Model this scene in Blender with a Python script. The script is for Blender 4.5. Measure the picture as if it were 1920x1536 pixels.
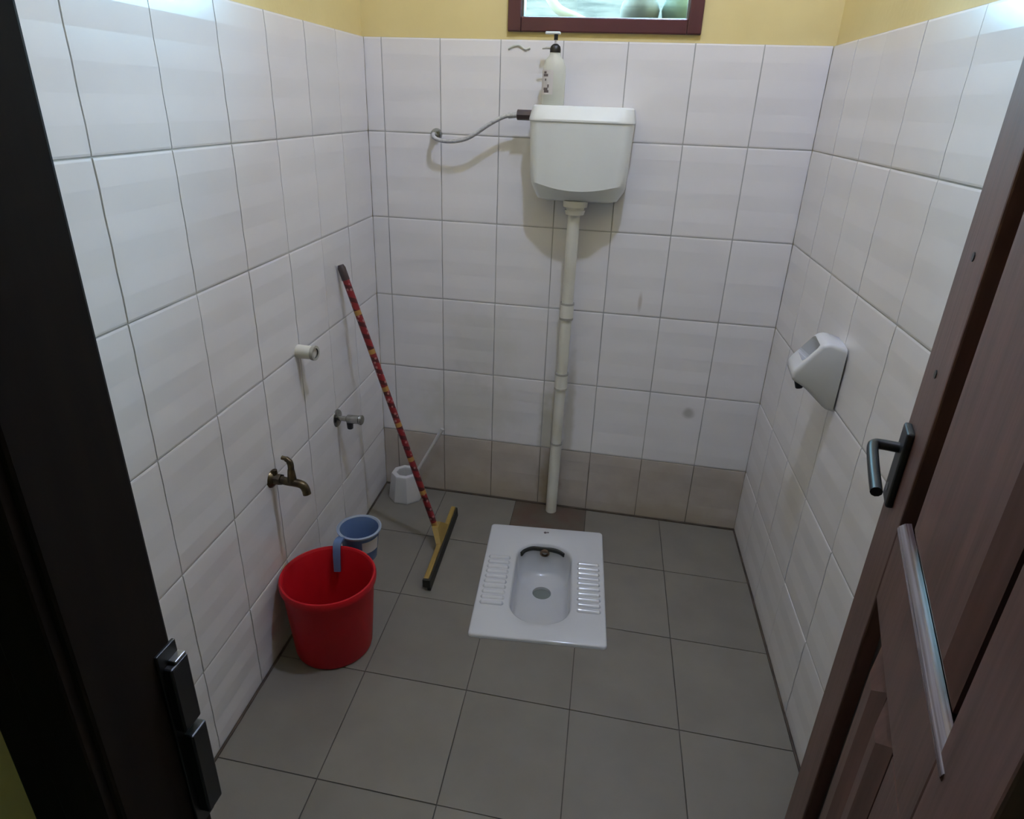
import bpy, bmesh, math, random
from mathutils import Vector, Matrix
random.seed(7)
for o in list(bpy.data.objects): bpy.data.objects.remove(o, do_unlink=True)
S = bpy.context.scene
C = S.collection

# ------------------------------------------------------------------ camera, sky, exposure
cam_d = bpy.data.cameras.new('camera'); cam = bpy.data.objects.new('camera', cam_d); C.objects.link(cam)
cam.location = (0.97265, -2.34233, 1.51036)
cam.rotation_euler = (1.13867, -0.03283, 0.198)
cam_d.sensor_width = 36; cam_d.lens = 1248.42 * 36 / 1920; cam_d.clip_start = 0.02
S.camera = cam
W_ = bpy.data.worlds.new('sky'); S.world = W_; W_.use_nodes = True
W_.node_tree.nodes['Background'].inputs[0].default_value = (0.37, 0.73, 1.0, 1)
W_.node_tree.nodes['Background'].inputs[1].default_value = 36.0
S.view_settings.view_transform = 'Standard'; S.view_settings.look = 'None'
S.view_settings.gamma = 1; S.view_settings.use_curve_mapping = False
S.view_settings.exposure = 0.08
LAMP_STRENGTH = 1210.0
LAMP_COLOR = (0.555, 0.67, 1.0)

# ------------------------------------------------------------------ helpers
def tag(o, label=None, cat=None, group=None, kind=None):
    if label: o['label'] = label
    if cat: o['category'] = cat
    if group: o['group'] = group
    if kind: o['kind'] = kind
    return o
def thing(name, label, cat, loc=(0, 0, 0), rotz=0, group=None):
    o = bpy.data.objects.new(name, None); C.objects.link(o); o.empty_display_size = .05
    o.location = loc; o.rotation_euler = (0, 0, rotz)
    return tag(o, label, cat, group)
def obj(name, bm, m, parent=None, smooth=False):
    bmesh.ops.recalc_face_normals(bm, faces=bm.faces)
    me = bpy.data.meshes.new(name); bm.to_mesh(me); bm.free()
    if smooth:
        for p in me.polygons: p.use_smooth = True
        if smooth != 'all':
            me.set_sharp_from_angle(angle=math.radians(smooth if smooth is not True else 40))
    me.materials.append(m)
    o = bpy.data.objects.new(name, me); C.objects.link(o)
    if parent: o.parent = parent
    return o
def B(): return bmesh.new()
def box(bm, x0, x1, y0, y1, z0, z1, mtx=None, bev=0, seg=2):
    vs = [bm.verts.new((x, y, z)) for x in (x0, x1) for y in (y0, y1) for z in (z0, z1)]
    fs = [(0, 1, 3, 2), (4, 6, 7, 5), (0, 4, 5, 1), (2, 3, 7, 6), (0, 2, 6, 4), (1, 5, 7, 3)]
    faces = [bm.faces.new([vs[i] for i in f]) for f in fs]
    if bev:
        es = list({e for f in faces for e in f.edges})
        r = bmesh.ops.bevel(bm, geom=es, offset=bev, segments=seg, affect='EDGES', profile=.5)
        vs = list({v for f in r['faces'] for v in f.verts} | {v for v in vs if v.is_valid})
    if mtx is not None:
        bmesh.ops.transform(bm, matrix=mtx, verts=[v for v in vs if v.is_valid])
    return bm
def loft(bm, rings, cap=(True, True), closed=True):
    L = [[bm.verts.new(p) for p in r] for r in rings]
    n = len(L[0])
    for a, b in zip(L, L[1:]):
        for i in range(n if closed else n - 1):
            j = (i + 1) % n
            bm.faces.new((a[i], a[j], b[j], b[i]))
    if cap[0]: bm.faces.new(L[0][::-1])
    if cap[1]: bm.faces.new(L[-1])
    return L
def lathe(bm, prof, n=32, org=(0, 0, 0), mtx=None, cap=(True, True)):
    rings = []
    for r, z in prof:
        rings.append([Vector((r * math.cos(2 * math.pi * i / n), r * math.sin(2 * math.pi * i / n), z)) for i in range(n)])
    if mtx is None: mtx = Matrix.Translation(org)
    rings = [[mtx @ p for p in r] for r in rings]
    loft(bm, rings, cap)
def axis_m(org, d):
    q = Vector((0, 0, 1)).rotation_difference(Vector(d).normalized())
    return Matrix.Translation(org) @ q.to_matrix().to_4x4()
def cyl(bm, a, b, r, r2=None, n=20, bev=0.0):
    a = Vector(a); b = Vector(b); L = (b - a).length; r2 = r if r2 is None else r2
    pr = [(r, 0), (r2, L)] if not bev else [(r - bev, 0), (r, bev), (r2, L - bev), (r2 - bev, L)]
    lathe(bm, pr, n, mtx=axis_m(a, b - a))
def spline(pts, n=8):
    P = [Vector(p) for p in pts]; P = [2 * P[0] - P[1]] + P + [2 * P[-1] - P[-2]]; out = []
    for i in range(1, len(P) - 2):
        for k in range(n):
            t = k / n; a, b, c, d = P[i - 1], P[i], P[i + 1], P[i + 2]
            out.append(.5 * ((2 * b) + (c - a) * t + (2 * a - 5 * b + 4 * c - d) * t * t + (3 * b - a - 3 * c + d) * t ** 3))
    out.append(P[-2]); return out
def tube(bm, pts, r, n=12):
    rs = r if isinstance(r, (list, tuple)) else [r] * len(pts)
    rings = []; prev = None
    for i, p in enumerate(pts):
        t = (pts[min(i + 1, len(pts) - 1)] - pts[max(i - 1, 0)]).normalized()
        if prev is None: u = t.orthogonal().normalized()
        else: u = (prev - t * prev.dot(t)).normalized()
        prev = u; v = t.cross(u)
        rings.append([p + rs[i] * (u * math.cos(2 * math.pi * k / n) + v * math.sin(2 * math.pi * k / n)) for k in range(n)])
    loft(bm, rings)

# ------------------------------------------------------------------ materials
def mat(name, col, rough=.5, metal=0.0, col2=None, nscale=6.0, ncon=(.35, .65), bump=0.0, bscale=40.0, spec=.5, stretch=(1, 1, 1), rnd=0.0, coat=0.0):
    m = bpy.data.materials.new(name); m.use_nodes = True
    nt = m.node_tree; N = nt.nodes; Lk = nt.links
    b = N['Principled BSDF']
    b.inputs['Roughness'].default_value = rough; b.inputs['Metallic'].default_value = metal
    b.inputs['Specular IOR Level'].default_value = spec
    if coat: b.inputs['Coat Weight'].default_value = coat; b.inputs['Coat Roughness'].default_value = .06
    tc = N.new('ShaderNodeTexCoord'); mp = N.new('ShaderNodeMapping'); mp.inputs['Scale'].default_value = stretch
    Lk.new(tc.outputs['Object'], mp.inputs['Vector'])
    no = N.new('ShaderNodeTexNoise'); no.inputs['Scale'].default_value = nscale; no.inputs['Detail'].default_value = 4
    Lk.new(mp.outputs['Vector'], no.inputs['Vector'])
    mr = N.new('ShaderNodeMapRange'); mr.inputs['From Min'].default_value = ncon[0]; mr.inputs['From Max'].default_value = ncon[1]
    Lk.new(no.outputs['Fac'], mr.inputs['Value'])
    mx = N.new('ShaderNodeMix'); mx.data_type = 'RGBA'
    mx.inputs['A'].default_value = (*col, 1); mx.inputs['B'].default_value = (*(col2 or [c * .9 for c in col]), 1)
    Lk.new(mr.outputs['Result'], mx.inputs['Factor'])
    out = mx.outputs['Result']
    if rnd:
        oi = N.new('ShaderNodeObjectInfo'); hs = N.new('ShaderNodeHueSaturation')
        m2 = N.new('ShaderNodeMapRange'); m2.inputs['To Min'].default_value = 1 - rnd; m2.inputs['To Max'].default_value = 1 + rnd
        Lk.new(oi.outputs['Random'], m2.inputs['Value']); Lk.new(m2.outputs['Result'], hs.inputs['Value'])
        Lk.new(out, hs.inputs['Color']); out = hs.outputs['Color']
    Lk.new(out, b.inputs['Base Color'])
    if bump:
        n2 = N.new('ShaderNodeTexNoise'); n2.inputs['Scale'].default_value = bscale; n2.inputs['Detail'].default_value = 2
        Lk.new(mp.outputs['Vector'], n2.inputs['Vector'])
        bp = N.new('ShaderNodeBump'); bp.inputs['Strength'].default_value = bump; bp.inputs['Distance'].default_value = .01
        Lk.new(n2.outputs['Fac'], bp.inputs['Height']); Lk.new(bp.outputs['Normal'], b.inputs['Normal'])
    return m
def base_socket(m):
    b = m.node_tree.nodes['Principled BSDF']; return b.inputs['Base Color'], b.inputs['Base Color'].links[0].from_socket
def add_patch(m, center, radii, col, amount, nscale=18.0, dist=.35):
    """a patch of its own shape at a fixed place on the wall (ellipsoid broken up by noise)"""
    nt = m.node_tree; N = nt.nodes; Lk = nt.links
    sock, src = base_socket(m)
    g = N.new('ShaderNodeNewGeometry')
    sb = N.new('ShaderNodeVectorMath'); sb.operation = 'SUBTRACT'; sb.inputs[1].default_value = center
    Lk.new(g.outputs['Position'], sb.inputs[0])
    dv = N.new('ShaderNodeVectorMath'); dv.operation = 'DIVIDE'; dv.inputs[1].default_value = radii
    Lk.new(sb.outputs[0], dv.inputs[0])
    ln = N.new('ShaderNodeVectorMath'); ln.operation = 'LENGTH'; Lk.new(dv.outputs[0], ln.inputs[0])
    no = N.new('ShaderNodeTexNoise'); no.inputs['Scale'].default_value = nscale; Lk.new(g.outputs['Position'], no.inputs['Vector'])
    ml = N.new('ShaderNodeMath'); ml.operation = 'MULTIPLY_ADD'; ml.inputs[1].default_value = dist * 2; ml.inputs[2].default_value = -dist
    Lk.new(no.outputs['Fac'], ml.inputs[0])
    ad = N.new('ShaderNodeMath'); ad.operation = 'ADD'; Lk.new(ln.outputs['Value'], ad.inputs[0]); Lk.new(ml.outputs[0], ad.inputs[1])
    mr = N.new('ShaderNodeMapRange'); mr.interpolation_type = 'SMOOTHSTEP'
    mr.inputs['From Min'].default_value = 1.0; mr.inputs['From Max'].default_value = .25
    mr.inputs['To Min'].default_value = 0; mr.inputs['To Max'].default_value = amount
    Lk.new(ad.outputs[0], mr.inputs['Value'])
    mx = N.new('ShaderNodeMix'); mx.data_type = 'RGBA'; Lk.new(mr.outputs['Result'], mx.inputs['Factor'])
    Lk.new(src, mx.inputs['A']); mx.inputs['B'].default_value = (*col, 1)
    Lk.new(mx.outputs['Result'], sock)

TILE = (.745, .713, .712)
def wall_tile_mat(name): return mat(name, TILE, .2, col2=(.72, .69, .69), nscale=5, bump=.035, bscale=14, rnd=.025)
M = {}
M['tile_back'] = wall_tile_mat('white_tile_back')
M['tile_left'] = wall_tile_mat('white_tile_left')
M['tile_right'] = wall_tile_mat('white_tile_right')
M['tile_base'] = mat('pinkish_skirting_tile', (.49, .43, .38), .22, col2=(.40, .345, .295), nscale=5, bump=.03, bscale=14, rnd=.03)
M['grout'] = mat('grey_grout', (.46, .45, .43), .85, col2=(.34, .33, .31), nscale=9)
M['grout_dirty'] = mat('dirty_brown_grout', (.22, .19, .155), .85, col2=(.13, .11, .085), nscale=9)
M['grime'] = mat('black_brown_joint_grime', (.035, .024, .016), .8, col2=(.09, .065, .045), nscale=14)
M['yellow'] = mat('yellow_wall_paint', (.70, .57, .265), .62, col2=(.665, .535, .24), nscale=4, bump=.05, bscale=60)
M['ceil'] = mat('white_ceiling_paint', (.80, .79, .76), .8)
M['floor_tile'] = mat('grey_green_floor_tile', (.174, .156, .126), .38, col2=(.155, .138, .112), nscale=7, rnd=.05, bump=.03, bscale=25)
M['floor_brown'] = mat('brown_stained_floor_tile', (.085, .050, .035), .5, col2=(.085, .070, .05), nscale=12)
M['floor_grout'] = mat('dark_floor_grout', (.085, .075, .06), .85, col2=(.05, .042, .032), nscale=10)
M['maroon'] = mat('maroon_gloss_paint', (.085, .026, .03), .3, col2=(.07, .022, .025), nscale=8)
M['wood'] = mat('dark_brown_varnished_wood', (.125, .056, .044), .4, col2=(.075, .033, .024), nscale=7, stretch=(6, 6, .5), bump=.05, bscale=12)
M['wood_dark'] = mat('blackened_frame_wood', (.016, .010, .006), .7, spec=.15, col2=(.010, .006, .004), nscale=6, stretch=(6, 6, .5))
M['groove_shade'] = mat('black_groove_shade', (.012, .007, .006), .7)
M['worn_sheen'] = mat('worn_moulding_sheen', (.20, .16, .17), .2, col2=(.08, .05, .05), nscale=5, stretch=(.8, 60, 60), coat=.6)
M['black'] = mat('black_painted_metal', (.008, .007, .007), .42)
M['steel'] = mat('dull_galvanised_steel', (.32, .32, .33), .35, 1.0, col2=(.2, .2, .2), nscale=20)
M['ceramic'] = mat('white_glazed_ceramic', (.62, .62, .63), .1, col2=(.59, .59, .60), nscale=3)
M['plastic_white'] = mat('white_plastic', (.74, .755, .74), .28, col2=(.70, .71, .69), nscale=4)
M['pvc'] = mat('cream_pvc_pipe', (.70, .68, .61), .35, col2=(.60, .57, .48), nscale=6)
M['pvc_joint'] = mat('grey_pipe_joint', (.38, .36, .31), .5)
M['nut'] = mat('dark_brown_plastic_nut', (.05, .032, .03), .45)
M['hose'] = mat('grey_braided_hose', (.55, .55, .57), .32, .3, col2=(.38, .38, .40), nscale=120)
M['brass'] = mat('tarnished_brass', (.14, .105, .055), .38, .85, col2=(.06, .045, .03), nscale=40)
M['chrome'] = mat('worn_chrome', (.50, .50, .47), .2, 1.0, col2=(.3, .3, .28), nscale=30)
M['plastic_dull'] = mat('dull_greyish_white_plastic', (.56, .545, .53), .45, col2=(.50, .485, .47), nscale=8)
M['red'] = mat('red_bucket_plastic', (.42, .005, .010), .45, spec=.3, col2=(.38, .004, .009), nscale=5)
M['blue'] = mat('translucent_blue_plastic', (.10, .155, .285), .25, col2=(.085, .135, .26), nscale=6)
M['blue_pale'] = mat('pale_blue_rim_plastic', (.25, .295, .39), .3)
M['yellow_plastic'] = mat('yellow_plastic', (.30, .19, .04), .45, col2=(.25, .155, .035), nscale=12)
M['rubber'] = mat('black_rubber', (.012, .011, .006), .6)
M['bottle'] = mat('pale_clear_plastic', (.62, .62, .56), .18, col2=(.56, .57, .50), nscale=6)
M['label'] = mat('pale_bottle_label', (.62, .58, .56), .4)
M['ink'] = mat('dark_print_ink', (.13, .10, .10), .5)
M['water'] = mat('standing_water_grey', (.20, .22, .20), .08)
M['sludge'] = mat('dark_flush_outlet', (.16, .10, .06), .5, col2=(.05, .04, .02), nscale=30)
M['residue'] = mat('old_glue_residue', (.56, .56, .50), .6)
# back-wall stains: limescale and rust around the flush pipe, two smudges; soft greenish-brown patches low on the left
for ctr, rad, col, am in [((.68, 0, .30), (.045, .1, .34), (.33, .30, .17), .55), ((.765, 0, .36), (.03, .1, .42), (.36, .31, .20), .5),
        ((.715, 0, .05), (.10, .1, .14), (.22, .14, .08), .6), ((1.207, 0, .48), (.03, .1, .03), (.36, .34, .32), .7),
        ((.985, 0, .885), (.010, .1, .045), (.40, .34, .30), .6), ((.42, 0, .66), (.22, .1, .20), (.52, .51, .45), .32), ((.36, 0, .40), (.30, .1, .2), (.50, .48, .40), .4)]:
    add_patch(M['tile_back'], ctr, rad, col, am)
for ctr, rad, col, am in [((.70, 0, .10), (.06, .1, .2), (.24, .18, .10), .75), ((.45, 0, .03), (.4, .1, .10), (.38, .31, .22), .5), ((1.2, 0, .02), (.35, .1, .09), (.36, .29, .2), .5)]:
    add_patch(M['tile_base'], ctr, rad, col, am)
for y, z, h in ((-.689, .79, .07), (-.46, .43, .12), (-.918, .42, .16)):
    add_patch(M['tile_left'], (.04, y, z), (.1, .013, h), (.34, .28, .21), .55, dist=.2)  # brownish streak on the tiles below each fitting
add_patch(M['tile_left'], (.05, -.75, .30), (.2, .5, .16), (.60, .54, .50), .4)

# ------------------------------------------------------------------ room geometry (measured)
KL, KR, WID = .05081, .05569, 1.4528
ZR = [0, .2624, .5483, .8341, 1.1199, 1.4057, 1.6915]
CEIL = 3.05; YF = -1.92; YH = -2.02
def struct(name, bm, m, smooth=False):
    return tag(obj(name, bm, m, None, smooth), kind='structure')
WX0, WX1, WZ0, WZ1 = .482, 1.072, 1.712, 2.18        # window frame outside
bm = B()
T0, T1 = .008, .13
box(bm, -.25, WX0, T0, T1, -.1, CEIL); box(bm, WX1, 1.75, T0, T1, -.1, CEIL)
box(bm, WX0, WX1, T0, T1, -.1, WZ0); box(bm, WX0, WX1, T0, T1, WZ1, CEIL)
wall_back = struct('wall_back', bm, M['yellow'])
def side_m(k, x0, sgn):
    # local: u along wall towards the door, v up, w out of wall into the room
    eu = Vector((k, -1, 0)).normalized(); ew = Vector((1, k, 0)).normalized() * sgn; ev = Vector((0, 0, 1))
    return Matrix(((eu.x, ev.x, ew.x, x0), (eu.y, ev.y, ew.y, 0), (eu.z, ev.z, ew.z, 0), (0, 0, 0, 1)))
ML = side_m(KL, 0, 1); MR = side_m(KR, WID, -1)
MBK = Matrix(((1, 0, 0, 0), (0, 0, -1, 0), (0, 1, 0, 0), (0, 0, 0, 1)))
LEN = 1.925
bm = B(); box(bm, -.2, LEN + .13, -.1, CEIL, -.13, -.008, ML); wall_left = struct('wall_left', bm, M['yellow'])
bm = B(); box(bm, -.2, LEN + .13, -.1, CEIL, -.13, -.008, MR); wall_right = struct('wall_right', bm, M['yellow'])
ORX0, ORX1 = .565, 1.300       # clear opening
FRX0, FRX1 = .46, 1.405
bm = B()
box(bm, -1.2, FRX0, YH + .015, YF, -.1, CEIL); box(bm, FRX1, 2.6, YH + .015, YF, -.1, CEIL)
box(bm, FRX0, FRX1, YH + .015, YF, 2.1, CEIL)
wall_front = struct('wall_front', bm, M['yellow'])
bm = B(); box(bm, -1.2, 2.6, -3.6, .13, CEIL, CEIL + .1); struct('ceiling', bm, M['ceil'])
# hall around the camera
bm = B(); box(bm, -1.3, -1.2, -3.6, YH, -.1, CEIL); struct('wall_hall_left', bm, M['yellow'])
bm = B(); box(bm, 2.6, 2.7, -3.6, YH, -.1, CEIL); struct('wall_hall_right', bm, M['yellow'])
bm = B(); box(bm, -1.3, 2.7, -3.7, -3.6, -.1, CEIL); struct('wall_hall_back', bm, M['yellow'])
bm = B(); box(bm, -1.2, 2.6, -3.6, YF - .02, -.1, 0); struct('floor_hall', bm, M['floor_tile'])

# wall tiles
tcache = {}
def wall_tile(U, V, m, parent, mtx, u, v, jit=True):
    key = (round(U, 3), round(V, 3), m.name)
    if key not in tcache:
        bm = B(); e = .004
        prof = [(0, -.0008), (e, 0)]
        for k in range(3):
            prof.append(((k + .5) * V / 3, .0011))
            if k < 2: prof.append(((k + 1) * V / 3, 0))
        prof += [(V - e, 0), (V, -.0008)]
        prof = [(V, -.0065)] and [(0, -.0065)] + prof + [(V, -.0065)]
        a = [bm.verts.new((0.0, p, w)) for p, w in prof]; b = [bm.verts.new((U, p, w)) for p, w in prof]
        for i in range(len(prof) - 1): bm.faces.new((a[i], b[i], b[i + 1], a[i + 1]))
        bm.faces.new(a); bm.faces.new(b[::-1])
        bmesh.ops.recalc_face_normals(bm, faces=bm.faces)
        me = bpy.data.meshes.new('tile'); bm.to_mesh(me); bm.free(); me.materials.append(m); tcache[key] = me
    o = bpy.data.objects.new('tile', tcache[key]); C.objects.link(o)
    j = Matrix.Rotation(random.uniform(-.0022, .0022), 4, 'X') @ Matrix.Rotation(random.uniform(-.0028, .0028), 4, 'Y') if jit else Matrix()
    o.matrix_world = mtx @ Matrix.Translation((u, v, 0)) @ j
    o.parent = parent
    return o
G = .0035
def tile_wall(parent, us, m, mtx, u_end):
    bm = B(); box(bm, us[0], u_end, 0, ZR[-1] - .001, -.009, -.0018, mtx)
    obj('grout_bed', bm, M['grout'], parent)
    if m is M['tile_back']:
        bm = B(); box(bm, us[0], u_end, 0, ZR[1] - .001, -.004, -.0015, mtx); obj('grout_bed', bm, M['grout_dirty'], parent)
    for r in range(6):
        for a, b in zip(us, us[1:]):
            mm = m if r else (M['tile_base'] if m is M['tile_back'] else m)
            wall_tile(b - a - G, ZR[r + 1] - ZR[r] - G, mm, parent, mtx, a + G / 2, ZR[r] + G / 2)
tile_wall(wall_back, [0] + [.0611 + .2 * j for j in range(7)] + [WID], M['tile_back'], MBK, WID)
tile_wall(wall_left, [0] + [.022 + .2185 * j for j in range(1, 9)] + [LEN], M['tile_left'], ML, LEN)
tile_wall(wall_right, [0, .215, .43, .65, .893, 1.118, 1.343, 1.568, 1.793, LEN], M['tile_right'], MR, LEN)

# floor with a hole for the pan
HX0, HX1, HY0, HY1 = .565, .90, -.755, -.215
KS = .053
sk = lambda x, y: x - KS * y
bm = B()
def slab(bm, x0, x1, y0, y1, z0, z1, sx=True):
    f = sk if sx else (lambda x, y: x)
    vs = [bm.verts.new((f(x, y), y, z)) for x in (x0, x1) for y in (y0, y1) for z in (z0, z1)]
    for q in [(0, 1, 3, 2), (4, 6, 7, 5), (0, 4, 5, 1), (2, 3, 7, 6), (0, 2, 6, 4), (1, 5, 7, 3)]: bm.faces.new([vs[i] for i in q])
for a in ((-.1, HX0, YF - .02, .02), (HX1, 1.6, YF - .02, .02), (HX0, HX1, YF - .02, HY0), (HX0, HX1, HY1, .02)): slab(bm, *a, -.35, -.0025)
floor = struct('floor', bm, M['floor_grout'])
fx = [.002, .268, .571, .864, 1.159, WID - .002]; fy = [-.004, -.332, -.668, -1.010, -1.352, -1.695, YF - .02]
def rect_minus(x0, x1, y0, y1):
    hx0, hx1, hy0, hy1 = max(x0, HX0), min(x1, HX1), max(y0, HY0), min(y1, HY1)
    if hx0 >= hx1 or hy0 >= hy1: return [(x0, x1, y0, y1)]
    out = []
    if x0 < hx0: out.append((x0, hx0, y0, y1))
    if hx1 < x1: out.append((hx1, x1, y0, y1))
    if y0 < hy0: out.append((hx0, hx1, y0, hy0))
    if hy1 < y1: out.append((hx0, hx1, hy1, y1))
    return out
for i in range(5):
    for j in range(6):
        g = .003
        rs = rect_minus(fx[i] + g / 2, fx[i + 1] - g / 2, fy[j + 1] + g / 2, fy[j] - g / 2)
        if not rs: continue
        bm = B()
        for r in rs: slab(bm, *r, -.008, 0)
        if len(rs) > 1: bmesh.ops.remove_doubles(bm, verts=bm.verts, dist=1e-5)
        dz = random.uniform(-.0006, 0)
        o = obj('tile', bm, M['floor_brown'] if (i, j) == (2, 0) else M['floor_tile'], floor); o.location.z = dz
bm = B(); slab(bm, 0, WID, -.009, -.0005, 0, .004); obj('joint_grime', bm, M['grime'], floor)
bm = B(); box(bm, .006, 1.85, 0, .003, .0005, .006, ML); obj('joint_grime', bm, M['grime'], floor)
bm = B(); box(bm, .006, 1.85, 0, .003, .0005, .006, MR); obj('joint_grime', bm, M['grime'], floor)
# residue squiggle on the upper tiles
bm = B(); tube(bm, spline([(.486, -.0015, 1.664), (.503, -.002, 1.672), (.522, -.002, 1.674), (.540, -.002, 1.664), (.556, -.0015, 1.668)]), .0032, 8)
obj('glue_residue', bm, M['residue'], wall_back, True)

# ------------------------------------------------------------------ window and the yard outside
wroot = bpy.data.objects.new('window_1', None); C.objects.link(wroot); wroot.location = ((WX0 + WX1) / 2, 0, WZ0); tag(wroot, kind='structure')
def wpart(name, bm, m, sm=False):
    o = obj(name, bm, m, wroot, sm); o.matrix_parent_inverse = Matrix.Translation(-wroot.location); return o
fw = .042
bm = B()
box(bm, WX0, WX0 + fw, -.006, .075, WZ0, WZ1, bev=.004); box(bm, WX1 - fw, WX1, -.006, .075, WZ0, WZ1, bev=.004)
box(bm, WX0 + fw, WX1 - fw, -.005, .075, WZ0, WZ0 + fw, bev=.004); box(bm, WX0 + fw, WX1 - fw, -.005, .075, WZ1 - fw, WZ1, bev=.004)
wpart('window_frame', bm, M['maroon'])
bm = B(); box(bm, WX0 + fw, WX0 + fw + .006, .012, .05, WZ0 + fw, WZ1 - fw); wpart('glazing_bead', bm, M['steel'])
bm = B(); box(bm, WX1 - fw - .006, WX1 - fw, .012, .05, WZ0 + fw, WZ1 - fw); wpart('glazing_bead', bm, M['steel'])
gm = bpy.data.materials.new('clear_window_glass'); gm.use_nodes = True
nt = gm.node_tree; nt.nodes.clear()
o_ = nt.nodes.new('ShaderNodeOutputMaterial'); mx = nt.nodes.new('ShaderNodeMixShader'); tr = nt.nodes.new('ShaderNodeBsdfTransparent'); gl = nt.nodes.new('ShaderNodeBsdfGlossy')
fr = nt.nodes.new('ShaderNodeFresnel'); fr.inputs[0].default_value = 1.5; gl.inputs['Roughness'].default_value = .02; tr.inputs[0].default_value = (.93, .96, .95, 1)
nt.links.new(fr.outputs[0], mx.inputs[0]); nt.links.new(tr.outputs[0], mx.inputs[1]); nt.links.new(gl.outputs[0], mx.inputs[2]); nt.links.new(mx.outputs[0], o_.inputs[0])
bm = B(); box(bm, WX0 + fw, WX1 - fw, .030, .034, WZ0 + fw, WZ1 - fw); wpart('pane', bm, gm)
# outside: sill slab, neighbour wall, ground
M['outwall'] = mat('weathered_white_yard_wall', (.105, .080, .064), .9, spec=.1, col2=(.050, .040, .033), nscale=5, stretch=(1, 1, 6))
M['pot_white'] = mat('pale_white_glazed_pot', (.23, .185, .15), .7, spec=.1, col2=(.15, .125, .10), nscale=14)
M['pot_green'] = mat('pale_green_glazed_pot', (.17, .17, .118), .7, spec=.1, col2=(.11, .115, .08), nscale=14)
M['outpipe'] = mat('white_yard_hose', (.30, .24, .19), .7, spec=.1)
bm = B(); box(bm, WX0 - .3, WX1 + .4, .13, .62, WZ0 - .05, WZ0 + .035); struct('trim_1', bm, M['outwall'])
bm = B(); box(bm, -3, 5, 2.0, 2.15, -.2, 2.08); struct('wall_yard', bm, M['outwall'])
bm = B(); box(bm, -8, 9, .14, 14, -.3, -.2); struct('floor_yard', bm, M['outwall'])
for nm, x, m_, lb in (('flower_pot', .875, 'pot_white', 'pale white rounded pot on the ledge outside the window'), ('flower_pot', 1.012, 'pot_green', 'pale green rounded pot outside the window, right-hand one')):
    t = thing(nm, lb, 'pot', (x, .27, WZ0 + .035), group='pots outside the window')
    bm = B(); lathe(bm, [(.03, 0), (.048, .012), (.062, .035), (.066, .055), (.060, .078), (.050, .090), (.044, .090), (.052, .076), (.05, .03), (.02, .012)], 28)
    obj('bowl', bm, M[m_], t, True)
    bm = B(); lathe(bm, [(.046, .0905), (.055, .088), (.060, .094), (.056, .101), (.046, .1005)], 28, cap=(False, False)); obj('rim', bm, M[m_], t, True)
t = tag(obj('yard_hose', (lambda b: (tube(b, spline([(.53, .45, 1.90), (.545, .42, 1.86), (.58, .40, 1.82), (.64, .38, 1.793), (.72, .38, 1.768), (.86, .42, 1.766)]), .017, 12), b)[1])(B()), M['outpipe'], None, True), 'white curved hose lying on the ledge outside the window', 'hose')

# ------------------------------------------------------------------ door frame and door leaf
frame = bpy.data.objects.new('trim_2', None); C.objects.link(frame); tag(frame, 'dark wooden door frame at the left edge', kind='structure')
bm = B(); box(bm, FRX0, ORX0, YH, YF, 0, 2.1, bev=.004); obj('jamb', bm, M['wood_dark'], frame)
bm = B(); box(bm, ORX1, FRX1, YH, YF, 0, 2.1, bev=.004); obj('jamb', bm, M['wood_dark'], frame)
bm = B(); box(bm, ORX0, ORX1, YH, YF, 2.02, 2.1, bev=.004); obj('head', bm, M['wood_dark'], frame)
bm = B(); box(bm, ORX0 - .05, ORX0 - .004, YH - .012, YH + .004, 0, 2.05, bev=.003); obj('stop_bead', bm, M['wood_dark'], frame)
# strike keeper on the jamb
t = thing('strike_keeper', 'dark stepped metal lock keeper fixed to the left door jamb', 'lock keeper', (ORX0, YF - .01, .80))
def loc(o, root): o.matrix_parent_inverse = root.matrix_world.inverted() if False else Matrix.Translation(-Vector(root.location)); return o
bm = B(); box(bm, ORX0 - .001, ORX0 + .003, YF - .024, YF + .003, .775, 1.025, bev=.001); loc(obj('plate', bm, M['black'], t), t)
bm = B(); box(bm, ORX0 + .001, ORX0 + .012, YF - .020, YF + .005, .922, 1.006, bev=.002); loc(obj('upper_box', bm, M['black'], t), t)
bm = B(); box(bm, ORX0 + .001, ORX0 + .014, YF - .016, YF + .007, .795, .912, bev=.002); loc(obj('lower_box', bm, M['black'], t), t)
bm = B(); box(bm, ORX0 + .001, ORX0 + .011, YF - .012, YF + .004, 1.006, 1.010, bev=.001); loc(obj('cover_lip', bm, M['steel'], t), t)
# door leaf: local x = from free edge to hinge, y = out of visible face, z up
ang = math.radians(12); FX, FY = 1.3813, -1.3816
dd = Vector((-math.sin(ang), -math.cos(ang), 0)); nn = Vector((-math.cos(ang), math.sin(ang), 0))
door = bpy.data.objects.new('door_1', None); C.objects.link(door); tag(door, 'dark brown panelled wooden door opened inwards, black lever handle', kind='structure')
door.matrix_world = Matrix(((dd.x, nn.x, 0, FX), (dd.y, nn.y, 0, FY), (0, 0, 1, .012), (0, 0, 0, 1)))
s0, s1, TH = -.028, .612, -.036
def dp(name, m, *a, bev=.003, par=None):
    bm = B(); box(bm, *a, bev=bev); return obj(name, bm, m, par or door)
dp('stile', M['wood'], s0, .112, TH, 0, 0, 2.0); dp('stile', M['wood'], .497, s1, TH, 0, 0, 2.0)
dp('rail', M['wood'], .112, .497, TH, -.0005, 1.86, 2.0); dp('rail', M['wood'], .112, .497, TH, -.0005, .868, .985); dp('rail', M['wood'], .112, .497, TH, -.0005, 0, .14)
dp('back_board', M['groove_shade'], .108, .50, TH + .004, -.022, .10, 1.9, bev=0)  # black board paints in the shade of the recessed panel grooves
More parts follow.
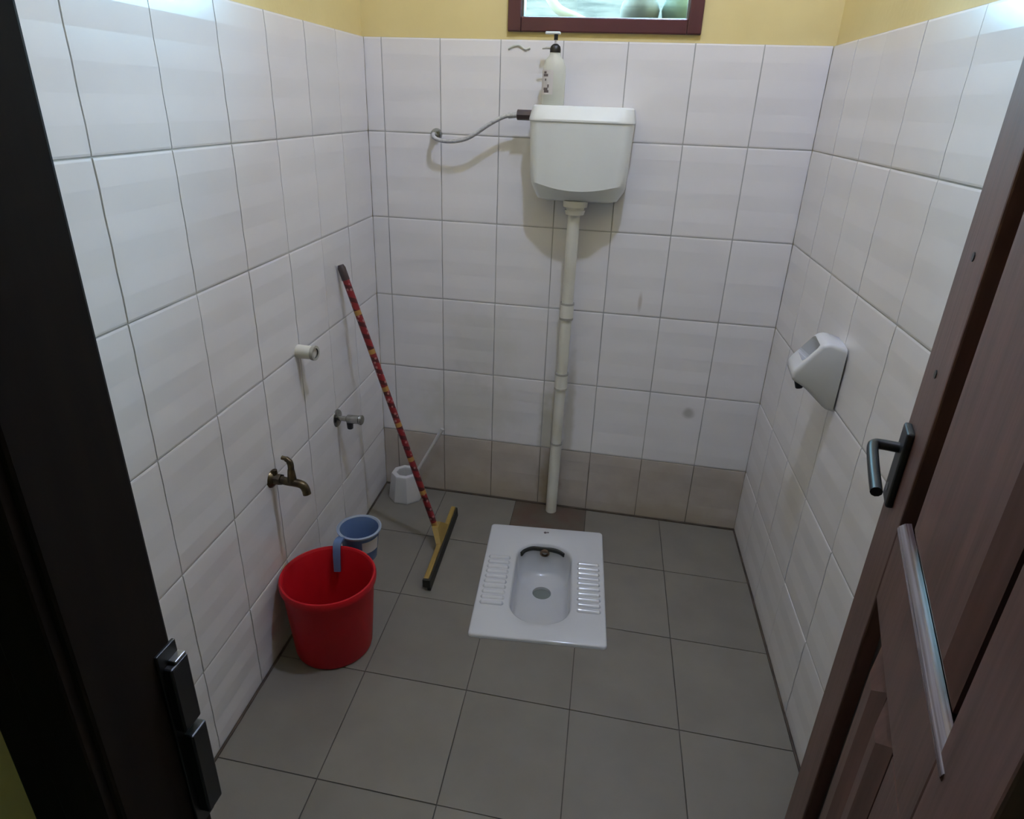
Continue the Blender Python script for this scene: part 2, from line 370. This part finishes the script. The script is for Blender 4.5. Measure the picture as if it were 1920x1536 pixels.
def raised(x0, x1, z0, z1, d):
    bm = B()
    R = [[(x0 + k, y, z0 + k), (x1 - k, y, z0 + k), (x1 - k, y, z1 - k), (x0 + k, y, z1 - k)] for k, y in ((0, -.024), (0, -.014), (.03, d), (.034, d))]
    loft(bm, R); return bm
obj('panel', raised(.152, .452, 1.000, 1.83, -.002), M['wood'], door)
obj('panel', raised(.168, .262, .17, .835, -.003), M['wood'], door); obj('panel', raised(.266, .350, .17, .835, -.003), M['wood'], door)
dp('mullion', M['wood'], .392, .497, TH, -.001, .14, .868)
# moulded ledge under the upper panel (some wear; caught light painted into its colour)
bm = B(); prof = [(-.016, .985), (.000, .985), (.0025, .989), (.001, .994), (-.005, 1.000), (-.012, 1.002)]
loft(bm, [[(x, y, z) for y, z in prof] for x in (.118, .522)]); obj('moulding', bm, M['worn_sheen'], door)
for z in (1.345, 1.19): 
    bm = B(); cyl(bm, (.045, -.001, z), (.045, .0012, z), .006, n=12); obj('screw', bm, M['black'], door)
ph = bpy.data.objects.new('lever_handle', None)
bm = B(); box(bm, -.004, .042, -.001, .010, .976, 1.098, bev=.004, seg=3); ph = obj('handle_plate', bm, M['black'], door)
bm = B(); tube(bm, spline([(.014, .005, 1.063), (.014, .03, 1.063), (.017, .041, 1.063), (.03, .045, 1.062), (.08, .045, 1.056), (.138, .043, 1.048)], 5), .0078, 10); obj('lever', bm, M['black'], ph, True)
bm = B(); cyl(bm, (.018, .008, 1.0), (.018, .0108, 1.0), .007, n=14); obj('keyhole', bm, M['steel'], ph)
for z in (.25, 1.75):
    bm = B(); cyl(bm, (s1 + .004, -.018, z - .05), (s1 + .004, -.018, z + .05), .008, n=12); obj('hinge', bm, M['steel'], door)

# ------------------------------------------------------------------ squat pan
PC = (.7585, -.486, 0); PR = math.radians(5.7 - 0)
pan = thing('squat_pan', 'white ceramic squat toilet pan with ribbed foot treads set in the floor', 'squat toilet', PC, PR); pan.location.z = -.011
bm = B(); n = 64
def rrect(hx, hy, r, z, cy=0):
    pts = []
    for i in range(n):
        a = 2 * math.pi * (i + .5) / n
        # rounded rectangle by corner arcs
        q = i // (n // 4); f = (i % (n // 4)) / (n // 4 - 1); a = math.pi / 2 * (q + f)
        cx = (hx - r) * (1 if q in (0, 3) else -1); cyy = (hy - r) * (1 if q in (0, 1) else -1)
        pts.append(Vector((cx + r * math.cos(a), cyy + r * math.sin(a) + cy, z)))
    return pts
HX, HY = .2155, .302
def bowl(hx, hy, r, zf, zb, cy):
    ps = rrect(hx, hy, r, 0, cy)
    for p_ in ps: p_.z = zf + (zb - zf) * (p_.y - (cy - hy)) / (2 * hy)
    return ps
rings = [rrect(HX, HY, .014, 0), rrect(HX, HY, .014, .017), rrect(HX - .002, HY - .002, .013, .0205), rrect(HX - .006, HY - .006, .012, .022),
         rrect(.135, .25, .09, .0215), bowl(.105, .214, .088, .0205, .021, -.012), bowl(.1005, .2095, .087, .016, .017, -.012), bowl(.099, .208, .086, .008, .004, -.012),
         bowl(.096, .204, .084, -.012, -.060, -.010), bowl(.090, .196, .080, -.035, -.098, -.006), bowl(.078, .176, .072, -.052, -.112, 0),
         bowl(.055, .12, .05, -.074, -.116, .03), rrect(.034, .034, .0339, -.112, .078), rrect(.032, .032, .0319, -.16, .078)]
loft(bm, rings, cap=(False, True))
obj('pan_body', bm, M['ceramic'], pan, 50)
bm = B(); cyl(bm, (0, .078, -.155), (0, .078, -.122), .0335, n=28); obj('water_seal', bm, M['water'], pan, True)
bm = B(); lathe(bm, [(.017, 0), (.018, .012), (.013, .015), (.011, .004)], 20, mtx=axis_m((.0, .198, -.014), (0, -1, -.25))); obj('flush_outlet', bm, M['sludge'], pan, True)
bm = B(); tube(bm, spline([(-.088, .150, .000), (-.075, .174, .002), (-.05, .190, .002), (-.02, .197, -.002), (.02, .197, -.002), (.055, .187, -.002), (.075, .172, -.004)], 5), .0095, 8); obj('rim_shade', bm, M['rubber'], pan, True)  # black tube standing in for the shade under the rim overhang
me = None
for sx in (-1, 1):
    for k in range(10):
        if me is None:
            bm = B(); w = .040
            loft(bm, [[(x * w, y * s_, z * s_) for y, z in ((-.010, 0), (-.007, .005), (0, .0078), (.005, .006), (.008, 0))] for x, s_ in ((-1, .3), (-.85, 1), (.85, 1), (1, .3))])
            r_ = obj('tread_rib', bm, M['ceramic'], pan, True); me = r_.data
        else:
            r_ = bpy.data.objects.new('tread_rib', me); C.objects.link(r_); r_.parent = pan
        r_.location = (sx * .160, .092 - .027 * k, .0213); r_.rotation_euler = (0, 0, sx * -.02)
bm = B(); cyl(bm, (-.004, .268, .021), (-.004, .268, .0226), .006, n=10); cyl(bm, (.006, .270, .021), (.006, .270, .0226), .004, n=10); obj('maker_mark', bm, M['ink'], pan)

# ------------------------------------------------------------------ cistern, flush pipe, hose, bottle
cis = thing('toilet_cistern', 'white plastic wall cistern with a sloping lid above the squat pan', 'cistern', (.742, 0, 1.235))
def dsec(w, d, z, bulge=.018, x0=.742, y0=-.002, r=.03, zc=0.0):
    h = w / 2; pts = [(-h, y0)]
    for i in range(7):
        a = math.pi + (math.pi / 2) * i / 6
        pts.append((-h + r + r * math.cos(a), -d + r + r * math.sin(a)))
    for i in range(1, 12):
        t_ = -1 + 2 * i / 12; pts.append((t_ * (h - r), -d - bulge * (1 - t_ * t_)))
    for i in range(7):
        a = 1.5 * math.pi + (math.pi / 2) * i / 6
        pts.append((h - r + r * math.cos(a), -d + r + r * math.sin(a)))
    pts.append((h, y0))
    return [(x + x0, y, z + zc * (x / h) ** 2 * min(1, -y / d)) for x, y in pts]
bm = B(); loft(bm, [dsec(.225, .074, 1.222, .004), dsec(.262, .090, 1.228, .006), dsec(.300, .108, 1.252, .020, r=.04, zc=.024), dsec(.305, .112, 1.260, .024, r=.04, zc=.024), dsec(.311, .113, 1.30, .024, r=.04), dsec(.326, .118, 1.462, .024, r=.04)])
loc(obj('tank', bm, M['plastic_white'], cis, 22), cis)
bm = B(); loft(bm, [dsec(.327, .119, 1.460, .024, r=.04), dsec(.331, .121, 1.463, .024, r=.04), dsec(.331, .121, 1.468, .024, r=.04), dsec(.316, .104, 1.502, .012, r=.04), dsec(.306, .097, 1.507, .010, r=.04)])
loc(obj('lid', bm, M['plastic_white'], cis, 30), cis)
bm = B(); cyl(bm, (.739, -.065, 1.225), (.739, -.065, 1.205), .042, .040); cyl(bm, (.739, -.065, 1.207), (.739, -.065, 1.194), .030); cyl(bm, (.739, -.065, 1.195), (.739, -.065, 1.180), .034, .030)
loc(obj('outlet_collar', bm, M['pvc'], cis, True), cis)
bm = B(); cyl(bm, (.588, -.062, 1.4755), (.534, -.062, 1.4755), .0155, n=8); loc(obj('inlet_nut', bm, M['nut'], cis, 30), cis)
pipe = thing('flush_pipe', 'cream plastic flush pipe running down the tiles from cistern to floor', 'pipe', (.7245, -.045, 0))
pa = lambda z: Vector((.7245 + .0125 * z / 1.19, -.045 - .02 * max(0, (z - .9)) / .3, z))
for z0, z1, r in ((0, .31, .0215), (.31, .60, .0195), (.60, .87, .0200), (.87, 1.19, .0205)):
    bm = B(); tube(bm, [pa(z0), pa((z0 + z1) / 2), pa(z1)], r, 20); loc(obj('pipe_section', bm, M['pvc'], pipe, True), pipe)
for z0, z1 in ((.820, .868), (.548, .600)):
    bm = B(); tube(bm, [pa(z0), pa(z1)], .0238, 20); loc(obj('coupling', bm, M['pvc'], pipe, 30), pipe)
for z in (.871, .603, .312, .545, .816):
    bm = B(); tube(bm, [pa(z - .004), pa(z + .003)], .0243 if z != .312 else .0226, 20); loc(obj('joint_ring', bm, M['pvc_joint'], pipe, 30), pipe)
hs = thing('supply_hose', 'thin grey flexible water hose between wall outlet and cistern', 'hose', (.25, -.005, 1.402))
bm = B(); tube(bm, spline([(.540, -.062, 1.4755), (.515, -.062, 1.474), (.485, -.064, 1.466), (.440, -.066, 1.442), (.376, -.064, 1.402), (.322, -.060, 1.388), (.272, -.055, 1.389), (.250, -.046, 1.398), (.244, -.03, 1.405), (.246, -.004, 1.404)]), .0066, 10)
loc(obj('tube', bm, M['hose'], hs, True), hs)
bm = B(); cyl(bm, (.246, -.001, 1.404), (.246, -.010, 1.404), .020, .018); cyl(bm, (.246, -.008, 1.404), (.246, -.026, 1.404), .011, n=6); loc(obj('wall_union', bm, M['chrome'], hs, True), hs)
bm = B(); cyl(bm, (.536, -.062, 1.4755), (.505, -.0635, 1.472), .009, n=12); loc(obj('end_ferrule', bm, M['hose'], hs, True), hs)
bt = thing('pump_bottle', 'pale clear pump bottle with black collar standing on the cistern lid', 'bottle', (.645, -.062, 1.5065))
bm = B(); 
def oval(a, b, z, m=24): return [(a * math.cos(2 * math.pi * i / m), b * math.sin(2 * math.pi * i / m), z) for i in range(m)]
loft(bm, [oval(.033, .022, 0), oval(.036, .025, .004), oval(.036, .025, .085), oval(.0345, .0245, .108), oval(.028, .021, .126), oval(.018, .016, .137), oval(.0155, .0155, .147)]); obj('bottle_body', bm, M['bottle'], bt, 40)
bm = B()
for s_ in (0,):
    pts = [(-.036 * math.cos(math.radians(a)) , -.0252 * math.sin(math.radians(a))) for a in range(12, 96, 8)]
    loft(bm, [[(x * 1.012, y * 1.012, .03) for x, y in pts], [(x * 1.012, y * 1.012, .098) for x, y in pts]], cap=(False, False), closed=False)
lab = obj('label_sticker', bm, M['label'], bt, True)
for (a0, a1, z0, z1) in ((40, 56, .088, .094), (36, 66, .080, .087), (48, 56, .068, .074), (40, 66, .042, .049), (44, 72, .035, .042), (64, 72, .049, .058)):
    bm = B(); pts = [(-.036 * 1.02 * math.cos(math.radians(a0 + (a1 - a0) * k / 4)), -.0252 * 1.02 * math.sin(math.radians(a0 + (a1 - a0) * k / 4))) for k in range(5)]
    loft(bm, [[(x, y, z0) for x, y in pts], [(x, y, z1) for x, y in pts]], cap=(False, False), closed=False); obj('print_mark', bm, M['ink'], lab)
bm = B(); lathe(bm, [(.0165, .146), (.0165, .156), (.0145, .163), (.009, .168), (.005, .170)], 20); obj('collar', bm, M['black'], bt, True)
bm = B(); cyl(bm, (0, 0, .168), (0, 0, .182), .0035, n=10); obj('stem', bm, M['label'], bt, True)
bm = B(); cyl(bm, (0, 0, .180), (0, 0, .196), .006, n=12); obj('pump_neck', bm, M['black'], bt, True)
bm = B(); box(bm, -.033, .014, -.008, .008, .195, .202, bev=.003); obj('pump_head', bm, M['plastic_white'], bt)
bm = B(); tube(bm, [Vector((-.014, 0, .158)), Vector((-.028, -.002, .158)), Vector((-.040, -.002, .156))], [.003, .003, .002], 8); obj('spout', bm, M['pvc_joint'], bt, True)

# ------------------------------------------------------------------ taps on the left wall
lw = lambda y: -KL * y
def tap(name, label, cat, y, z): 
    t = thing(name, label, cat, (lw(y), y, z), -math.atan(KL)); return t
t = tap('pipe_stub', 'short white capped pipe stub, highest fitting on the left wall', 'pipe fitting', -.689, .842)
bm = B(); cyl(bm, (0, 0, 0), (.050, 0, .001), .020, .019, bev=.002); obj('sleeve', bm, M['pvc'], t, True)
bm = B(); lathe(bm, [(.014, 0), (.0215, 0), (.0215, .010), (.014, .010)], 20, mtx=axis_m((.048, 0, .001), (1, 0, 0)), cap=(False, False)); obj('socket_ring', bm, M['pvc_joint'], t, True)
bm = B(); cyl(bm, (.030, 0, .001), (.0535, 0, .001), .0138); obj('plug', bm, M['pvc'], t, True)
t = tap('angle_valve', 'chrome angle valve with black outlet, on left wall beside the red-handled squeegee', 'valve', -.46, .522)
bm = B(); lathe(bm, [(.031, 0), (.030, .004), (.014, .010)], 24, mtx=axis_m((0, 0, 0), (1, 0, 0))); obj('flange', bm, M['chrome'], t, True)
bm = B(); cyl(bm, (.006, 0, .002), (.045, 0, .002), .009); cyl(bm, (.040, 0, .003), (.085, 0, .006), .015, bev=.002); obj('valve_body', bm, M['chrome'], t, True)
bm = B(); cyl(bm, (.084, 0, .006), (.094, 0, .006), .017, bev=.002); obj('valve_knob', bm, M['chrome'], t, True)
bm = B(); cyl(bm, (.048, 0, -.006), (.048, 0, -.032), .0115, .010, bev=.002); obj('outlet', bm, M['black'], t, True)
t = tap('bib_tap', 'dark brass tap with lever and down-turned spout on the left wall', 'tap', -.918, .552)
bm = B(); lathe(bm, [(.026, 0), (.025, .004), (.014, .014)], 20, mtx=axis_m((0, 0, 0), (1, 0, 0))); obj('flange', bm, M['brass'], t, True)
bm = B(); cyl(bm, (.006, 0, .002), (.030, 0, .002), .0165, n=6); tube(bm, spline([(.025, 0, .002), (.05, 0, 0), (.078, 0, 0), (.092, 0, -.003), (.100, 0, -.012), (.104, 0, -.030)], 5), .0115, 14); obj('tap_body', bm, M['brass'], t, True)
bm = B(); cyl(bm, (.063, 0, .004), (.063, 0, .040), .013, .009, n=16); obj('bonnet', bm, M['brass'], t, True)
bm = B(); tube(bm, spline([(.063, 0, .036), (.064, 0, .052), (.061, 0, .064), (.052, 0, .071), (.040, 0, .073)], 5), [.0085] * 11 + [.0075] * 5 + [.006] * 5, 10); obj('lever', bm, M['brass'], t, True)
bm = B(); cyl(bm, (.012, 0, .014), (.012, 0, .030), .007, n=10); obj('set_screw', bm, M['brass'], t, True)

# ------------------------------------------------------------------ soap dish on the right wall
sd = thing('soap_dish', 'white ceramic soap holder with a scooped top on the right wall', 'soap dish', (WID + KR * .64, -.64, .915), math.atan(KR) * -1)
bm = B()
prof = [(0, -.085), (-.018, -.082), (-.075, -.032), (-.112, -.012), (-.112, .012), (-.058, .086), (-.040, .092), (0, .080)]
loft(bm, [[(x, y, z) for x, z in prof] for y in (-.054, .054)])
bmesh.ops.recalc_face_normals(bm, faces=bm.faces)
bmesh.ops.bevel(bm, geom=[e for e in bm.edges if not (abs(e.verts[0].co.x) < 1e-5 and abs(e.verts[1].co.x) < 1e-5)], offset=.011, segments=3, affect='EDGES', profile=.5, clamp_overlap=True)
body = obj('dish_body', bm, M['ceramic'], sd, 35)
bm = B()
dirv = Vector((.058 - .112, 0, .012 - .086)); 
mt = Matrix.Translation((-.085, 0, .049)) @ Matrix.Rotation(-math.atan2(.074, .054), 4, 'Y')
box(bm, -.016, .040, -.045, .045, -.046, .05, mt, bev=.010, seg=3)
cut = obj('cutter', bm, M['ceramic'])
cut.parent = sd
md = body.modifiers.new('cut', 'BOOLEAN'); md.object = cut; md.operation = 'DIFFERENCE'; md.solver = 'EXACT'
bpy.context.view_layer.update()
nm = bpy.data.meshes.new_from_object(body.evaluated_get(bpy.context.evaluated_depsgraph_get()))
body.modifiers.clear(); body.data = nm
bpy.data.objects.remove(cut, do_unlink=True)
bm = B(); cyl(bm, (-.092, -.030, -.012), (-.086, -.036, -.038), .011, .009, bev=.002); obj('drain_peg', bm, M['black'], sd, True)

# ------------------------------------------------------------------ bucket and scoop
bk = thing('bucket', 'open red plastic bucket standing on the floor by the left wall', 'bucket', (.188, -.924, 0))
bm = B(); lathe(bm, [(.02, .001), (.103, 0), (.111, .004), (.113, .012), (.131, .252), (.128, .256), (.1255, .252), (.109, .016), (.02, .010)], 48); obj('bucket_wall', bm, M['red'], bk, 35)
bm = B(); lathe(bm, [(.129, .236), (.1365, .238), (.1375, .252), (.1345, .259), (.130, .2595), (.1265, .254)], 48, cap=(False, False)); obj('rim', bm, M['red'], bk, True)
sc = thing('water_scoop', 'blue plastic water scoop hooked over the rim of the red bucket', 'scoop', (.193, -.7085, .165))
bm = B(); lathe(bm, [(.02, .001), (.046, 0), (.050, .004), (.063, .108), (.061, .110), (.059, .107), (.047, .008), (.01, .006)], 36); obj('cup', bm, M['blue'], sc, 35)
bm = B(); lathe(bm, [(.062, .104), (.069, .106), (.070, .112), (.064, .114), (.060, .110)], 36, cap=(False, False)); obj('rim', bm, M['blue_pale'], sc, True)
bm = B(); hp = spline([(-.030, -.056, .106), (-.032, -.074, .110), (-.033, -.088, .106), (-.032, -.097, .092), (-.030, -.106, .06), (-.028, -.113, .02)], 5)
rings = []
for i, p_ in enumerate(hp):
    tt = (hp[min(i + 1, len(hp) - 1)] - hp[max(i - 1, 0)]).normalized(); u_ = Vector((1, .25, 0)).normalized(); v_ = tt.cross(u_).normalized()
    w_ = .013 - .003 * i / len(hp)
    rings.append([p_ + u_ * a * w_ + v_ * b * .004 for a, b in ((-1, -1), (1, -1), (1, 1), (-1, 1))])
loft(bm, rings); obj('handle', bm, M['blue'], sc)
bm = B(); pts = [(.0605 * math.cos(math.radians(a)), .0605 * math.sin(math.radians(a))) for a in range(-60, 1, 10)]
loft(bm, [[(x * .93, y * .93, .045) for x, y in pts], [(x * 1.01, y * 1.01, .09) for x, y in pts]], cap=(False, False), closed=False); obj('sticker', bm, M['label'], sc, True)

# ------------------------------------------------------------------ squeegee
M['shaft'] = mat('red_patterned_handle_sleeve', (.21, .012, .016), .35)
nt = M['shaft'].node_tree; N = nt.nodes; Lk = nt.links
sock, src = base_socket(M['shaft'])
tcn = [x for x in N if x.type == 'TEX_COORD'][0]
sp = N.new('ShaderNodeSeparateXYZ'); Lk.new(tcn.outputs['Object'], sp.inputs[0])
def shade_band(fac_sock, col, cur):
    mx = N.new('ShaderNodeMix'); mx.data_type = 'RGBA'; Lk.new(fac_sock, mx.inputs['Factor']); Lk.new(cur, mx.inputs['A']); mx.inputs['B'].default_value = (*col, 1); return mx.outputs['Result']
def mth(op, a, b=None):
    n_ = N.new('ShaderNodeMath'); n_.operation = op
    for i, v in enumerate((a, b)):
        if v is None: continue
        if isinstance(v, (int, float)): n_.inputs[i].default_value = v
        else: Lk.new(v, n_.inputs[i])
    return n_.outputs[0]
at = mth('ARCTAN2', sp.outputs['Y'], sp.outputs['X'])
ph1 = mth('SINE', mth('ADD', mth('MULTIPLY', sp.outputs['Z'], 150.0), at))
cur = shade_band(mth('GREATER_THAN', ph1, .35), (.06, .005, .006), src)
vo = N.new('ShaderNodeTexVoronoi'); vo.inputs['Scale'].default_value = 60; Lk.new(tcn.outputs['Object'], vo.inputs['Vector'])
cur = shade_band(mth('MULTIPLY', mth('LESS_THAN', vo.outputs['Distance'], .28), .55), (.48, .26, .25), cur)
ph2 = mth('SINE', mth('MULTIPLY', sp.outputs['Z'], 46.0))
cur = shade_band(mth('GREATER_THAN', ph2, .93), (.36, .20, .05), cur)
Lk.new(cur, sock)
sq = thing('floor_squeegee', 'floor squeegee with red patterned handle leaning on the left wall', 'squeegee', (.372, -.40, 0))
h0 = Vector((.342, -.372, .055)); h1 = Vector((.030, -.357, 1.020))
mS = Matrix.Translation(-Vector(sq.location)) @ axis_m(h0, h1 - h0); HL = (h1 - h0).length
bm = B(); lathe(bm, [(.0115, 0), (.0115, HL - .045)], 16)
sh = obj('handle', bm, M['shaft'], sq, True); sh.matrix_local = mS
bm = B(); lathe(bm, [(.0128, HL - .05), (.0128, HL - .010), (.009, HL)], 16); o = obj('end_cap', bm, M['nut'], sq, True); o.matrix_local = mS
# head: runs along a line on the floor
e0 = Vector((.384, -.632, 0)); e1 = Vector((.352, -.172, 0)); ax = (e1 - e0).normalized(); px_ = Vector((ax.y, -ax.x, 0)); HLn = (e1 - e0).length
mH = Matrix.Translation(-Vector(sq.location)) @ Matrix(((ax.x, px_.x, 0, e0.x), (ax.y, px_.y, 0, e0.y), (0, 0, 1, 0), (0, 0, 0, 1)))
bm = B(); box(bm, .004, HLn - .004, -.012, .006, .022, .044, bev=.004); o = obj('head_bar', bm, M['yellow_plastic'], sq); o.matrix_local = mH
bm = B()
loft(bm, [[(0, y, z) for y, z in ((.004, .0), (.015, .0), (.012, .036), (.002, .036))], [(HLn, y, z) for y, z in ((.004, .0), (.015, .0), (.012, .036), (.002, .036))]]); o = obj('rubber_blade', bm, M['rubber'], sq); o.matrix_local = mH
bm = B(); box(bm, -.003, .008, -.013, .014, .012, .045, bev=.003); o = obj('end_plug', bm, M['rubber'], sq); o.matrix_local = mH
bm = B(); cx_ = (h0 - e0).dot(ax)
loft(bm, [[(cx_ - .075, -.012, .024), (cx_ + .085, -.012, .024), (cx_ + .085, .004, .024), (cx_ - .075, .004, .024)], [(cx_ - .06, -.014, .043), (cx_ + .07, -.014, .043), (cx_ + .07, .004, .043), (cx_ - .06, .004, .043)], [(cx_ - .020, -.038, .085), (cx_ + .022, -.038, .085), (cx_ + .022, -.016, .085), (cx_ - .020, -.016, .085)]]); o = obj('socket', bm, M['yellow_plastic'], sq); o.matrix_local = mH

# ------------------------------------------------------------------ toilet brush
br = thing('toilet_brush', 'white toilet brush in its faceted holder in the back left corner', 'toilet brush', (.118, -.083, 0))
bm = B(); NF = 8
def octo(r, z, rot=.39, m=NF): return [(r * math.cos(2 * math.pi * i / m + rot), r * math.sin(2 * math.pi * i / m + rot), z) for i in range(m)]
loft(bm, [octo(.070, 0), octo(.071, .006), octo(.057, .112), octo(.055, .116), octo(.036, .116), octo(.034, .110), octo(.034, .02)])
hold = obj('holder', bm, M['plastic_dull'], br)
bm = B(); tube(bm, [Vector((.008, .004, .045)), Vector((.05, .018, .125)), Vector((.10, .024, .22)), Vector((.152, .030, .318))], [.006, .006, .0065, .008], 12); obj('handle', bm, M['plastic_dull'], br, True)
bm = B(); lathe(bm, [(.012, .022), (.028, .028), (.030, .06), (.020, .075), (.01, .078)], 16); obj('bristle_head', bm, M['plastic_dull'], br, True)

# ------------------------------------------------------------------ ceiling lamp (lights the room; above the frame)
LX, LY = .97, -1.02
lp = thing('ceiling_lamp', 'round white ceiling lamp above the squat pan', 'lamp', (LX, LY, CEIL))
bm = B(); lathe(bm, [(.06, 0), (.055, -.02), (.025, -.035), (.02, -.06)], 24); obj('lamp_base', bm, M['plastic_white'], lp, True)
em = bpy.data.materials.new('lit_bulb'); em.use_nodes = True
bs = em.node_tree.nodes['Principled BSDF']; bs.inputs['Emission Color'].default_value = (*LAMP_COLOR, 1); bs.inputs['Emission Strength'].default_value = LAMP_STRENGTH
bm = B(); bmesh.ops.create_uvsphere(bm, u_segments=20, v_segments=12, radius=.035); o = obj('bulb', bm, em, lp, True); o.location = (0, 0, -.115)
# portal that only helps the sampler find the sky through the window opening
pl_ = bpy.data.lights.new('window_portal', 'AREA'); pl_.shape = 'RECTANGLE'; pl_.size = WX1 - WX0; pl_.size_y = WZ1 - WZ0; pl_.cycles.is_portal = True
po = bpy.data.objects.new('window_portal', pl_); C.objects.link(po); po.location = ((WX0 + WX1) / 2, .10, (WZ0 + WZ1) / 2); po.rotation_euler = (-math.pi / 2, 0, 0)
